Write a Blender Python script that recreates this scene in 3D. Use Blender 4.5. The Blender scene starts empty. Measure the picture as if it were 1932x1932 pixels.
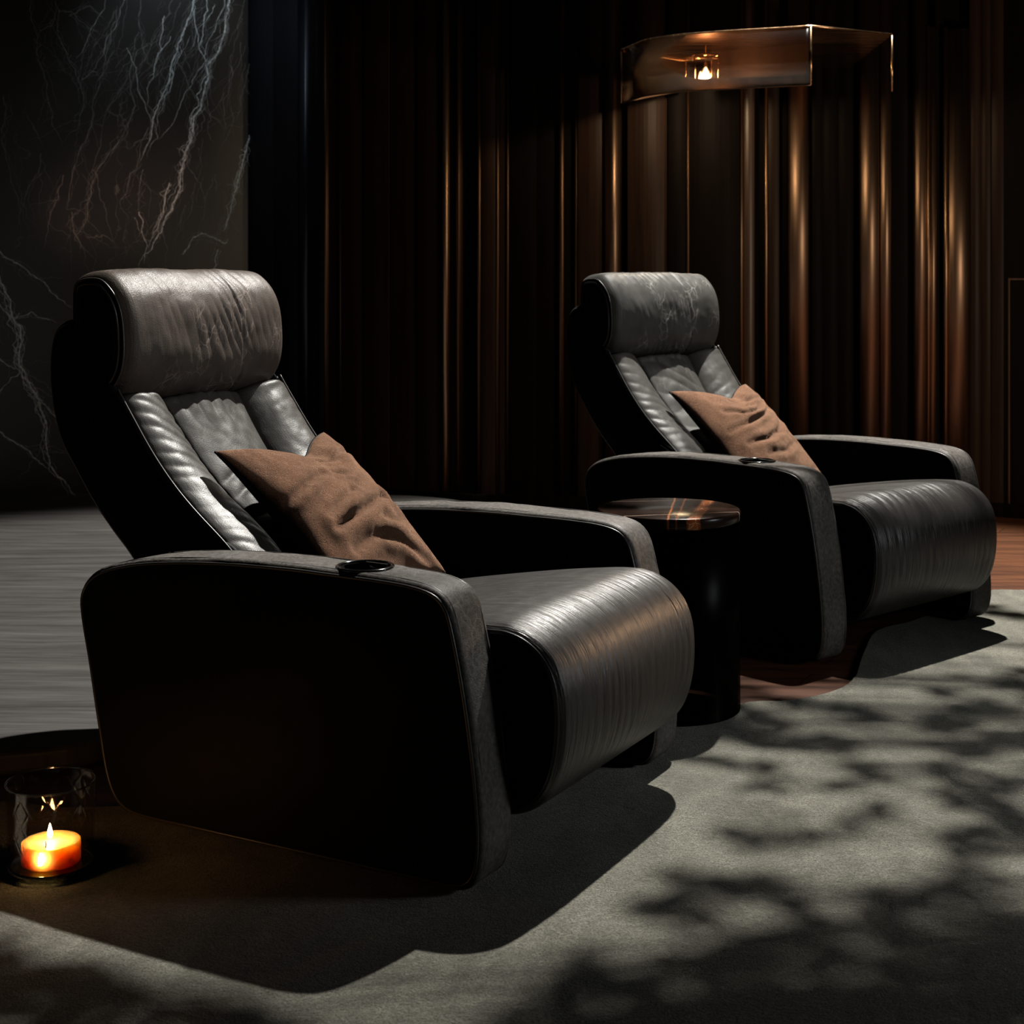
import bpy, bmesh, math, random
import numpy as np
from mathutils import Vector, Matrix, noise
PI = math.pi
S = bpy.context.scene
COL = S.collection
random.seed(7)

# ------------------------------------------------------------------ helpers
def link(name, me, mat=None, parent=None):
    o = bpy.data.objects.new(name, me)
    COL.objects.link(o)
    if mat is not None:
        for m in (mat if isinstance(mat, (list, tuple)) else [mat]):
            me.materials.append(m)
    if parent is not None:
        o.parent = parent
    return o

def mesh(name, verts, faces, mat=None, parent=None, smooth=True, uv=None, mi=None):
    me = bpy.data.meshes.new(name)
    me.from_pydata([tuple(v) for v in verts], [], [tuple(f) for f in faces])
    if uv is not None:
        lay = me.uv_layers.new(name='UVMap')
        li = np.empty(len(me.loops), dtype=np.int32)
        me.loops.foreach_get('vertex_index', li)
        lay.data.foreach_set('uv', np.asarray(uv, dtype=np.float32)[li].ravel())
    if mi is not None:
        me.polygons.foreach_set('material_index', mi)
    bm = bmesh.new(); bm.from_mesh(me)
    bmesh.ops.recalc_face_normals(bm, faces=bm.faces)
    bm.to_mesh(me); bm.free()
    if smooth:
        me.polygons.foreach_set('use_smooth', [True] * len(me.polygons))
    me.update()
    return link(name, me, mat, parent)

def empty(name, loc=(0, 0, 0), rz=0.0):
    o = bpy.data.objects.new(name, None)
    COL.objects.link(o)
    o.location = loc
    o.rotation_euler = (0, 0, rz)
    o.empty_display_size = 0.1
    return o

def tag(o, label=None, cat=None, group=None, kind=None):
    if label: o['label'] = label
    if cat: o['category'] = cat
    if group: o['group'] = group
    if kind: o['kind'] = kind
    return o

def closed_curve(pts, n, sub=12):
    """Centripetal-ish Catmull-Rom through closed points, resampled evenly."""
    P = np.asarray(pts, float)
    m = len(P)
    out = []
    for i in range(m):
        p0, p1, p2, p3 = P[i - 1], P[i], P[(i + 1) % m], P[(i + 2) % m]
        l = np.linalg.norm(p2 - p1) + 1e-9
        t1 = (p2 - p0) / (np.linalg.norm(p2 - p0) + 1e-9) * l
        t2 = (p3 - p1) / (np.linalg.norm(p3 - p1) + 1e-9) * l
        for k in range(sub):
            t = k / sub
            out.append((2*t**3-3*t**2+1)*p1 + (t**3-2*t**2+t)*t1 + (-2*t**3+3*t**2)*p2 + (t**3-t**2)*t2)
    Q = np.array(out + [out[0]])
    s = np.r_[0, np.cumsum(np.linalg.norm(np.diff(Q, axis=0), axis=1))]
    g = np.linspace(0, s[-1], n, endpoint=False)
    return np.c_[[np.interp(g, s, Q[:, k]) for k in range(Q.shape[1])]].T

def open_curve(pts, n, sub=12):
    P = np.asarray(pts, float)
    P = np.vstack([2*P[0]-P[1], P, 2*P[-1]-P[-2]])
    out = []
    for i in range(1, len(P) - 2):
        p0, p1, p2, p3 = P[i-1], P[i], P[i+1], P[i+2]
        for k in range(sub):
            t = k / sub
            out.append(.5*((2*p1)+(-p0+p2)*t+(2*p0-5*p1+4*p2-p3)*t*t+(-p0+3*p1-3*p2+p3)*t**3))
    Q = np.array(out + [P[-2]])
    s = np.r_[0, np.cumsum(np.linalg.norm(np.diff(Q, axis=0), axis=1))]
    g = np.linspace(0, s[-1], n)
    return np.c_[[np.interp(g, s, Q[:, k]) for k in range(Q.shape[1])]].T

def inward(prof):
    """unit inward normals of a closed 2D profile"""
    d = np.roll(prof, -1, 0) - np.roll(prof, 1, 0)
    d /= np.linalg.norm(d, axis=1)[:, None] + 1e-12
    n = np.c_[-d[:, 1], d[:, 0]]
    area = np.sum(prof[:, 0]*np.roll(prof[:, 1], -1) - np.roll(prof[:, 0], -1)*prof[:, 1])
    return n if area > 0 else -n

def rounded_stations(v0, v1, r, nmid, k=6):
    st = []
    for i in range(k + 1):
        a = PI/2*i/k
        st.append((v0 + r*(1-math.cos(a)), r*(1-math.sin(a))))
    for i in range(1, nmid):
        st.append((v0 + r + (v1 - v0 - 2*r)*i/nmid, 0.0))
    for i in range(k + 1):
        a = PI/2*(1 - i/k)
        st.append((v1 - r*(1-math.cos(a)), r*(1-math.sin(a))))
    return st

def loft(name, prof, st, mat, parent, disp=None, xform=None, cap_dome=0.0):
    """prof: closed (u,z) profile; st: list of (v, inset).  UV in metres (v, arc length)."""
    n = len(prof); inn = inward(prof)
    arc = np.r_[0, np.cumsum(np.linalg.norm(np.diff(prof, axis=0), axis=1))]
    V, UV = [], []
    vmid = .5*(st[0][0]+st[-1][0]); half = .5*(st[-1][0]-st[0][0])
    for (v, ins) in st:
        q = prof + inn*ins
        for j in range(n):
            u, z = q[j]
            if disp is not None:
                h = disp(v, arc[j], u, z)
                u -= inn[j, 0]*h; z -= inn[j, 1]*h
            p = (u, v, z)
            if xform: p = xform(*p)
            V.append(p); UV.append((v, arc[j]))
    F = []
    m = len(st)
    for i in range(m - 1):
        for j in range(n):
            F.append((i*n+j, i*n+(j+1) % n, (i+1)*n+(j+1) % n, (i+1)*n+j))
    # caps : concentric rings to keep side panels gently domed
    for side, base in ((-1, 0), (1, (m-1)*n)):
        ring = list(range(base, base+n))
        c = np.mean([V[i] for i in ring], axis=0)
        if cap_dome > 0:
            R0 = [np.array(V[i]) for i in ring]
            for f in (.97, .9, .75, .5, .25):
                nr = []
                for i, p in enumerate(R0):
                    q = c + (p - c)*f
                    q = np.array([q[0], p[1] + side*cap_dome*(1-f**4), q[2]])
                    nr.append(len(V)); V.append(tuple(q)); UV.append((q[0], q[2]))
                for i in range(n):
                    F.append((ring[i], ring[(i+1) % n], nr[(i+1) % n], nr[i]))
                ring = nr
        F.append(tuple(ring))
    o = mesh(name, V, F, mat, parent, uv=UV)
    return o

def tube_mesh(paths, k=8):
    """paths: list of (points Nx3, radius or list, closed). returns verts, faces"""
    V, F = [], []
    for pts, rad, closed in paths:
        P = np.asarray(pts, float); n = len(P); b = len(V)
        R = np.full(n, rad) if np.isscalar(rad) else np.asarray(rad, float)
        if closed: T = np.roll(P, -1, 0) - np.roll(P, 1, 0)
        else: T = np.gradient(P, axis=0)
        T /= np.linalg.norm(T, axis=1)[:, None] + 1e-12
        up = np.array([0, 0, 1.0])
        if abs(T[0] @ up) > .9: up = np.array([0, 1.0, 0])
        N = np.cross(T[0], up); N /= np.linalg.norm(N)
        for i in range(n):
            N = N - T[i]*(N @ T[i]); N /= np.linalg.norm(N) + 1e-12
            B = np.cross(T[i], N)
            for a in range(k):
                t = 2*PI*a/k
                V.append(tuple(P[i] + R[i]*(math.cos(t)*N + math.sin(t)*B)))
        for i in range(n if closed else n-1):
            i2 = (i+1) % n
            for a in range(k):
                F.append((b+i*k+a, b+i*k+(a+1) % k, b+i2*k+(a+1) % k, b+i2*k+a))
        if not closed:
            F.append(tuple(b+a for a in range(k))); F.append(tuple(b+(n-1)*k+a for a in range(k)))
    return V, F

def tubes(name, paths, mat, parent=None, k=8):
    V, F = tube_mesh(paths, k)
    return mesh(name, V, F, mat, parent)

def lathe(name, prof, mat, parent=None, n=64, c=(0, 0, 0), smooth=True):
    """prof: list of (r,z); r==0 ends are closed to a point"""
    V, F, idx = [], [], []
    for (r, z) in prof:
        if r < 1e-6:
            idx.append([len(V)]); V.append((c[0], c[1], c[2]+z))
        else:
            idx.append(list(range(len(V), len(V)+n)))
            V += [(c[0]+r*math.cos(2*PI*k/n), c[1]+r*math.sin(2*PI*k/n), c[2]+z) for k in range(n)]
    for a, b in zip(idx[:-1], idx[1:]):
        for k in range(n):
            k2 = (k+1) % n
            if len(a) == 1 and len(b) == 1: continue
            if len(a) == 1: F.append((a[0], b[k], b[k2]))
            elif len(b) == 1: F.append((a[k], a[k2], b[0]))
            else: F.append((a[k], a[k2], b[k2], b[k]))
    return mesh(name, V, F, mat, parent, smooth)

def prism(name, poly, z0, z1, mat, parent=None, bevel=0.0, smooth=False, seg=2):
    n = len(poly)
    V = [(x, y, z0) for x, y in poly] + [(x, y, z1) for x, y in poly]
    F = [tuple(range(n))[::-1], tuple(range(n, 2*n))] + [(i, (i+1) % n, n+(i+1) % n, n+i) for i in range(n)]
    o = mesh(name, V, F, mat, parent, smooth)
    if bevel:
        b = o.modifiers.new('Bevel', 'BEVEL'); b.width = bevel; b.segments = seg; b.limit_method = 'ANGLE'; b.angle_limit = .9
    return o

def boxes(name, bl, mat, parent=None, bevel=0.0):
    V, F = [], []
    for (x0, x1, y0, y1, z0, z1) in bl:
        b = len(V)
        V += [(x, y, z) for z in (z0, z1) for y in (y0, y1) for x in (x0, x1)]
        F += [(b, b+1, b+3, b+2), (b+4, b+6, b+7, b+5), (b, b+4, b+5, b+1), (b+2, b+3, b+7, b+6), (b, b+2, b+6, b+4), (b+1, b+5, b+7, b+3)]
    o = mesh(name, V, F, mat, parent, smooth=False)
    if bevel:
        m = o.modifiers.new('Bevel', 'BEVEL'); m.width = bevel; m.segments = 2
    return o

def fbm(x, y, z, oct=3):
    s, a = 0.0, 1.0
    for _ in range(oct):
        s += a*noise.noise(Vector((x, y, z))); x *= 2.03; y *= 2.03; z *= 2.03; a *= .5
    return s

def sstep(a, b, x):
    t = min(1, max(0, (x-a)/(b-a))); return t*t*(3-2*t)

# ------------------------------------------------------------------ material kit
class NT:
    def __init__(s, name):
        s.m = bpy.data.materials.new(name); s.m.use_nodes = True
        s.t = s.m.node_tree; s.t.nodes.clear()
        s.out = s.n('ShaderNodeOutputMaterial')
    def n(s, typ, **kw):
        nd = s.t.nodes.new(typ)
        for k, v in kw.items():
            if k.startswith('i_'):
                nd.inputs[k[2:].replace('_', ' ')].default_value = v
            else: setattr(nd, k, v)
        return nd
    def l(s, a, b): s.t.links.new(a, b)
    def math(s, op, a, b=None, clamp=False):
        nd = s.n('ShaderNodeMath', operation=op); nd.use_clamp = clamp
        for i, v in enumerate((a, b)):
            if v is None: continue
            if isinstance(v, (int, float)): nd.inputs[i].default_value = v
            else: s.l(v, nd.inputs[i])
        return nd.outputs[0]
    def ramp(s, fac, stops):
        r = s.n('ShaderNodeValToRGB'); e = r.color_ramp.elements
        while len(e) < len(stops): e.new(.5)
        for el, (p, c) in zip(e, stops):
            el.position = p; el.color = (c, c, c, 1) if isinstance(c, (int, float)) else (*c, 1)
        s.l(fac, r.inputs[0]); return r.outputs[0]
    def mix(s, fac, a, b):
        nd = s.n('ShaderNodeMix', data_type='RGBA')
        for k, v in ((0, fac), (6, a), (7, b)):
            if isinstance(v, (int, float)): nd.inputs[k].default_value = v
            elif isinstance(v, tuple): nd.inputs[k].default_value = (*v, 1)
            else: s.l(v, nd.inputs[k])
        return nd.outputs[2]
    def noise(s, vec, scale, detail=4, rough=.55, dist=0):
        nd = s.n('ShaderNodeTexNoise'); nd.inputs['Scale'].default_value = scale
        nd.inputs['Detail'].default_value = detail; nd.inputs['Roughness'].default_value = rough; nd.inputs['Distortion'].default_value = dist
        s.l(vec, nd.inputs['Vector']); return nd.outputs['Fac']
    def vor(s, vec, scale, feature='F1', rnd=1):
        nd = s.n('ShaderNodeTexVoronoi', feature=feature); nd.inputs['Scale'].default_value = scale
        nd.inputs['Randomness'].default_value = rnd
        s.l(vec, nd.inputs['Vector']); return nd.outputs['Distance']
    def map(s, vec, loc=(0, 0, 0), rot=(0, 0, 0), scale=(1, 1, 1)):
        nd = s.n('ShaderNodeMapping'); nd.inputs[1].default_value = loc; nd.inputs[2].default_value = rot; nd.inputs[3].default_value = scale
        s.l(vec, nd.inputs[0]); return nd.outputs[0]
    def warp(s, vec, scale, amt, detail=3):
        nz = s.n('ShaderNodeTexNoise'); nz.inputs['Scale'].default_value = scale; nz.inputs['Detail'].default_value = detail
        s.l(vec, nz.inputs['Vector'])
        sub = s.n('ShaderNodeVectorMath', operation='SUBTRACT'); s.l(nz.outputs['Color'], sub.inputs[0]); sub.inputs[1].default_value = (.5, .5, .5)
        sc = s.n('ShaderNodeVectorMath', operation='SCALE'); s.l(sub.outputs[0], sc.inputs[0]); sc.inputs['Scale'].default_value = amt
        ad = s.n('ShaderNodeVectorMath', operation='ADD'); s.l(vec, ad.inputs[0]); s.l(sc.outputs[0], ad.inputs[1]); return ad.outputs[0]
    def bump(s, h, strength=.2, dist=.01, prev=None):
        b = s.n('ShaderNodeBump'); b.inputs['Strength'].default_value = strength; b.inputs['Distance'].default_value = dist
        s.l(h, b.inputs['Height'])
        if prev is not None: s.l(prev, b.inputs['Normal'])
        return b.outputs[0]
    def prin(s, color=None, rough=None, normal=None, **kw):
        p = s.n('ShaderNodeBsdfPrincipled')
        for key, v in (('Base Color', color), ('Roughness', rough), ('Normal', normal)):
            if v is None: continue
            if isinstance(v, (int, float)): p.inputs[key].default_value = v
            elif isinstance(v, tuple): p.inputs[key].default_value = (*v, 1)
            else: s.l(v, p.inputs[key])
        for k, v in kw.items():
            k = k.replace('_', ' ')
            if isinstance(v, tuple) and len(v) == 3: v = (*v, 1)
            p.inputs[k].default_value = v
        s.l(p.outputs[0], s.out.inputs[0]); return p
    def obj(s): return s.n('ShaderNodeTexCoord').outputs['Object']
    def uv(s): return s.n('ShaderNodeTexCoord').outputs['UV']

def leather(name, dark, worn, rough=.42, worn_amt=.5, scratch=.0, grain=.25, streak=0.0, spec=.5, nub=0.0):
    t = NT(name); c = t.obj(); uv = t.uv()
    w = t.warp(c, 9, .08)
    big = t.ramp(t.noise(w, 7, 5, .6), [(.35, 0.0), (.72, 1.0)])
    col = t.mix(t.math('MULTIPLY', big, worn_amt), dark, worn)
    if nub > 0:
        nf = t.ramp(t.noise(c, 90, 4, .7), [(.38, 0.0), (.7, 1.0)])
        col = t.mix(t.math('MULTIPLY', nf, nub), col, tuple(min(1, x*2.2) for x in worn))
    if scratch > 0:
        ws = t.warp(c, 14, .06, 5)
        v1 = t.vor(t.map(ws, scale=(1, 1, .45)), 16, 'DISTANCE_TO_EDGE')
        v2 = t.vor(t.map(t.warp(c, 30, .03, 4), loc=(3, 1, 2), scale=(1, 1, .4)), 38, 'DISTANCE_TO_EDGE')
        l1 = t.ramp(v1, [(0, 1.0), (.03, 0.0)])
        l2 = t.ramp(v2, [(0, 1.0), (.05, 0.0)])
        msk = t.ramp(t.noise(c, 8, 3), [(.5, 0.0), (.66, 1.0)])
        sc = t.math('MULTIPLY', t.math('MAXIMUM', l1, t.math('MULTIPLY', l2, .6)), t.math('MULTIPLY', msk, scratch))
        col = t.mix(sc, col, tuple(min(1, x*3.2+.03) for x in worn))
    rr = t.math('ADD', t.math('MULTIPLY', t.noise(c, 30, 3), .16), rough-.08)
    g = t.vor(t.warp(c, 120, .004), 420)
    nrm = t.bump(g, grain, .0012)
    nrm = t.bump(t.noise(w, 60, 4), grain*.22, .003, nrm)
    if streak > 0:
        s1 = t.noise(t.map(t.warp(uv, 5, .03), scale=(70, 3.2, 1)), 1, 3, .6)
        s2 = t.noise(t.map(t.warp(uv, 8, .02), loc=(5, 2, 0), scale=(190, 6, 1)), 1, 2, .6)
        s = t.math('ADD', s1, t.math('MULTIPLY', s2, .5))
        nrm = t.bump(s, streak, .006, nrm)
        lt = t.ramp(s2, [(.52, 0.0), (.75, 1.0)])
        col = t.mix(t.math('MULTIPLY', lt, .35*min(1, streak*2)), col, tuple(x*1.8 for x in worn))
    t.prin(col, rr, nrm, Specular_IOR_Level=spec)
    return t.m

def plain(name, color, rough=.5, metal=0.0, **kw):
    t = NT(name); t.prin(color, rough, Metallic=metal, **kw); return t.m

def metal(name, color, rough=.3, aniso=.6, brush=(60, 60, 1.2), bamt=.06):
    t = NT(name); c = t.obj()
    nz = t.noise(t.map(c, scale=brush), 1, 4, .6)
    col = t.mix(t.ramp(nz, [(.3, 0.0), (.75, 1.0)]), tuple(x*.75 for x in color), color)
    rr = t.math('ADD', t.math('MULTIPLY', nz, .2), rough-.1)
    t.prin(col, rr, t.bump(nz, bamt, .002), Metallic=1.0)
    return t.m

def emit(name, color, strength):
    t = NT(name); e = t.n('ShaderNodeEmission'); e.inputs[0].default_value = (*color, 1); e.inputs[1].default_value = strength
    t.l(e.outputs[0], t.out.inputs[0]); return t.m

def thin_glass(name, tint, rough=.02, refl=1.0, bump=None):
    """thin clear pane: tinted see-through with fresnel reflection"""
    t = NT(name)
    tr = t.n('ShaderNodeBsdfTransparent'); tr.inputs[0].default_value = (*tint, 1)
    gl = t.n('ShaderNodeBsdfGlossy'); gl.inputs['Roughness'].default_value = rough; gl.inputs[0].default_value = (1, 1, 1, 1)
    fr = t.n('ShaderNodeFresnel'); fr.inputs['IOR'].default_value = 1.5
    f = t.math('MULTIPLY', fr.outputs[0], refl)
    if bump:
        nrm = bump(t)
        t.l(nrm, gl.inputs['Normal']); t.l(nrm, fr.inputs['Normal'])
    mx = t.n('ShaderNodeMixShader'); t.l(f, mx.inputs[0]); t.l(tr.outputs[0], mx.inputs[1]); t.l(gl.outputs[0], mx.inputs[2])
    t.l(mx.outputs[0], t.out.inputs[0]); return t.m

M = {}
BLK = (.013, .013, .0135)
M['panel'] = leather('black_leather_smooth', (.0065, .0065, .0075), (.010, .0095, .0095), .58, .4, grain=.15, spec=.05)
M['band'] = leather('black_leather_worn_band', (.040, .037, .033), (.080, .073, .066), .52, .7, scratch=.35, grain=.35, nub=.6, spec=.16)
M['seat'] = leather('black_leather_seat', (.019, .0175, .0165), (.034, .031, .028), .40, .6, grain=.16, streak=.75, spec=.38)
M['head_brown'] = leather('brown_black_leather', (.052, .041, .034), (.092, .074, .062), .42, .8, scratch=.6, grain=.35, streak=.16, spec=.17)
M['head_grey'] = leather('charcoal_leather', (.042, .041, .038), (.074, .072, .066), .42, .7, scratch=.9, grain=.35, streak=.16, spec=.18)
M['cushion'] = leather('charcoal_cushion_leather', (.038, .036, .033), (.064, .061, .055), .42, .7, scratch=.15, grain=.22, spec=.26, streak=.06)
M['centre'] = leather('charcoal_centre_leather', (.032, .0305, .028), (.054, .051, .046), .48, .7, scratch=.3, grain=.22, spec=.14, streak=.06)
M['pipe'] = plain('piping_leather', (.038, .036, .034), .36, Specular_IOR_Level=.4)
M['plastic'] = plain('gloss_black_plastic', (.006, .006, .006), .16)
M['cupwell'] = plain('black_cup_well', (.004, .004, .004), .35)

def plush():
    t = NT('brown_plush'); c = t.obj()
    n1 = t.noise(t.warp(c, 40, .02), 430, 2, .75); n2 = t.noise(c, 14, 4, .6)
    f = t.math('ADD', t.math('MULTIPLY', n1, .75), t.math('MULTIPLY', n2, .35))
    col = t.mix(t.ramp(f, [(.42, 0.0), (.66, 1.0)]), (.075, .030, .0155), (.25, .115, .064))
    nrm = t.bump(n1, 1.0, .007)
    p = t.prin(col, .95, nrm, Specular_IOR_Level=.1, Sheen_Weight=.55, Sheen_Roughness=.5)
    p.inputs['Sheen Tint'].default_value = (.9, .6, .42, 1)
    return t.m
M['plush'] = plush()

def rugmat():
    t = NT('grey_green_pile'); c = t.obj()
    sw = t.warp(c, 3.0, .35, 3)
    n1 = t.noise(t.map(sw, scale=(9, 4, 1)), 1, 4, .6)
    fine = t.noise(t.warp(c, 60, .01), 260, 2, .7)
    mid = t.noise(t.map(sw, scale=(60, 110, 60)), 1, 3, .7)
    f = t.math('ADD', t.math('MULTIPLY', n1, .6), t.math('MULTIPLY', mid, .4))
    col = t.mix(t.ramp(f, [(.35, 0.0), (.68, 1.0)]), (.12, .113, .080), (.36, .345, .268))  # brushed-pile sheen painted in as light and dark patches
    col = t.mix(t.ramp(fine, [(.3, .0), (.62, 1.0)]), (.06, .058, .048), col)
    nrm = t.bump(fine, 1.0, .010)
    nrm = t.bump(mid, .5, .01, nrm)
    p = t.prin(col, .95, nrm, Specular_IOR_Level=.1, Sheen_Weight=.3, Sheen_Roughness=.5)
    return t.m
M['rug'] = rugmat()

def woodfloor():
    t = NT('red_brown_wood_floor'); c = t.obj()
    g = t.map(c, rot=(0, 0, .5), scale=(1.6, 22, 1))
    n1 = t.noise(t.warp(g, .8, .6), 1, 5, .6)
    col = t.mix(t.ramp(n1, [(.3, 0.0), (.7, 1.0)]), (.045, .015, .006), (.135, .050, .021))
    br = t.n('ShaderNodeTexBrick'); br.inputs['Scale'].default_value = 1
    br.inputs['Brick Width'].default_value = 1.4; br.inputs['Row Height'].default_value = .14; br.inputs['Mortar Size'].default_value = .0025
    br.inputs['Color1'].default_value = (1, 1, 1, 1); br.inputs['Color2'].default_value = (.75, .75, .75, 1); br.inputs['Mortar'].default_value = (.25, .25, .25, 1)
    t.l(t.map(c, rot=(0, 0, .5)), br.inputs['Vector'])
    mu = t.n('ShaderNodeMix', data_type='RGBA', blend_type='MULTIPLY'); mu.inputs[0].default_value = 1
    t.l(col, mu.inputs[6]); t.l(br.outputs['Color'], mu.inputs[7])
    t.prin(mu.outputs[2], .42, t.bump(n1, .1, .003), Specular_IOR_Level=.4)
    return t.m
M['floor'] = woodfloor()

def greywood():
    t = NT('grey_oak'); c = t.obj()
    g = t.map(t.warp(c, 1.2, .18, 2), rot=(0, 0, -.12), scale=(1.3, 17, 1))
    n1 = t.noise(g, 1, 6, .65); n2 = t.noise(t.map(c, rot=(0, 0, -.12), scale=(5, 90, 1)), 1, 4, .6)
    f = t.math('ADD', t.math('MULTIPLY', n1, .7), t.math('MULTIPLY', n2, .35))
    col = t.mix(t.ramp(f, [(.35, 0.0), (.68, 1.0)]), (.017, .0158, .0152), (.074, .070, .066))
    t.prin(col, .55, t.bump(n2, .15, .003), Specular_IOR_Level=.35)
    return t.m
M['greywood'] = greywood()

def wallwood(name, a, b, rough=.42, spec=.4):
    t = NT(name); c = t.obj()
    n1 = t.noise(t.map(t.warp(c, 2, .05), scale=(22, 22, .5)), 1, 5, .6)
    n2 = t.noise(t.map(c, scale=(130, 130, 3)), 1, 3, .6)
    f = t.math('ADD', t.math('MULTIPLY', n1, .7), t.math('MULTIPLY', n2, .3))
    col = t.mix(t.ramp(f, [(.35, 0.0), (.7, 1.0)]), a, b)
    t.prin(col, rough, t.bump(n2, .1, .002), Specular_IOR_Level=spec); return t.m
M['wallwood'] = wallwood('smoked_wood_panel', (.020, .011, .0075), (.052, .028, .019), .45, .15)
M['walldark'] = wallwood('near_black_panel', (.005, .0035, .003), (.010, .007, .006), .55, .06)
M['wallbrown'] = wallwood('brown_satin_panel', (.06, .033, .021), (.11, .064, .042), .38, .6)
M['wallblue'] = wallwood('blue_black_panel', (.006, .006, .009), (.012, .012, .017), .5)
M['bronze'] = metal('brushed_bronze', (.34, .225, .155), .40)
M['copper'] = metal('copper_strip', (.56, .36, .23), .36)
M['copperdim'] = metal('dim_copper_strip', (.20, .12, .075), .45)  # darker copy of the copper, so these strips look less lit
M['steel'] = metal('blued_steel_strip', (.10, .105, .13), .4)
M['brass'] = metal('lamp_brass', (.75, .46, .25), .25, brush=(40, 40, 40))
M['canopy'] = metal('lamp_canopy_bronze', (.40, .235, .14), .27, brush=(3, 60, 60))

def marble():
    t = NT('black_veined_marble'); c = t.obj()          # object frame : x along the wall, z up
    base = t.mix(t.ramp(t.noise(t.warp(c, 1.5, .5), 1.3, 4), [(.35, 0.0), (.7, 1.0)]), (.006, .006, .0075), (.020, .018, .0175))
    wv = t.warp(t.warp(c, 2.5, .3, 3), 11, .07, 4)
    fine = t.ramp(t.vor(t.map(wv, loc=(1, 0, 2), rot=(0, -.45, 0), scale=(1.7, 1, .4)), 5.5, 'DISTANCE_TO_EDGE'), [(0, 1.0), (.014, 0.0)])
    mk = t.ramp(t.noise(t.map(c, rot=(0, -.4, 0), scale=(2.6, 1, 1)), 1, 3), [(.5, 0.0), (.68, 1.0)])
    col = t.mix(t.math('MULTIPLY', t.math('MULTIPLY', fine, mk), .5), base, (.22, .225, .23))
    t.prin(col, .38, Specular_IOR_Level=.35); return t.m
M['marble'] = marble()
M['vein'] = plain('white_vein', (.56, .60, .62), .5)
M['vein_faint'] = plain('faint_vein', (.15, .15, .155), .5)

# ------------------------------------------------------------------ camera
F_PX, YH, CZ = 2832.0, 528.0, 1.1966
cam = bpy.data.cameras.new('camera'); co = bpy.data.objects.new('camera', cam); COL.objects.link(co)
co.location = (0, 0, CZ); co.rotation_euler = (PI/2, 0, 0)
cam.sensor_width = 36; cam.lens = F_PX/1932*36
cam.shift_y = -(966-YH)/1932
cam.dof.use_dof = True; cam.dof.focus_distance = 3.75; cam.dof.aperture_fstop = 7.0
cam.clip_start = .05
S.camera = co

# ------------------------------------------------------------------ recliner
arm_pts = [(-.528,.457),(-.517,.501),(-.476,.537),(-.398,.563),(-.292,.581),(-.116,.596),(.065,.601),(.164,.600),(.293,.598),(.380,.592),(.429,.578),(.455,.551),(.472,.501),(.494,.403),(.511,.304),(.526,.18),(.529,.085),(.516,.03),(.485,.004),(.40,.0),(.1,.0),(-.2,.0),(-.36,.002),(-.412,.022),(-.446,.074),(-.473,.188),(-.501,.325)]
ARM = closed_curve(arm_pts, 220)
seat_pts = [(-.30,.345),(-.12,.395),(.04,.428),(.19,.455),(.33,.477),(.43,.489),(.474,.492),(.509,.491),(.552,.478),(.59,.452),(.617,.413),(.631,.359),(.632,.285),(.621,.218),(.6,.168),(.56,.128),(.5,.108),(.3,.10),(0,.10),(-.25,.10),(-.31,.14),(-.325,.25)]
SEAT = closed_curve(seat_pts, 260)
head_pts = [(-.742,1.06),(-.744,1.13),(-.738,1.185),(-.712,1.207),(-.672,1.213),(-.634,1.209),(-.604,1.190),(-.575,1.157),(-.557,1.115),(-.549,1.06),(-.550,1.0),(-.564,.953),(-.594,.917),(-.636,.899),(-.690,.905),(-.727,.945),(-.739,1.0)]
HEAD = closed_curve(head_pts, 220)
shell_pts = [(-.735,1.096),(-.765,1.088),(-.788,1.066),(-.80,1.03),(-.805,.972),(-.799,.906),(-.784,.842),(-.76,.786),(-.722,.734),(-.665,.660),(-.606,.597),(-.545,.54),(-.46,.44),(-.40,.34),(-.34,.33),(-.28,.38),(-.20,.45),(-.21,.562),(-.283,.609),(-.352,.660),(-.412,.712),(-.456,.762),(-.492,.811),(-.53,.864),(-.562,.905),(-.60,.95),(-.66,1.03),(-.70,1.085)]
SHELL = closed_curve(shell_pts, 200)
BLINE = open_curve([(-.578,.930),(-.562,.905),(-.53,.864),(-.492,.811),(-.452,.763),(-.406,.714),(-.348,.663),(-.279,.611),(-.241,.583),(-.19,.530),(-.13,.455)], 110)

for _ in range(60): BLINE[1:-1] = .25*BLINE[:-2] + .5*BLINE[1:-1] + .25*BLINE[2:]

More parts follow.
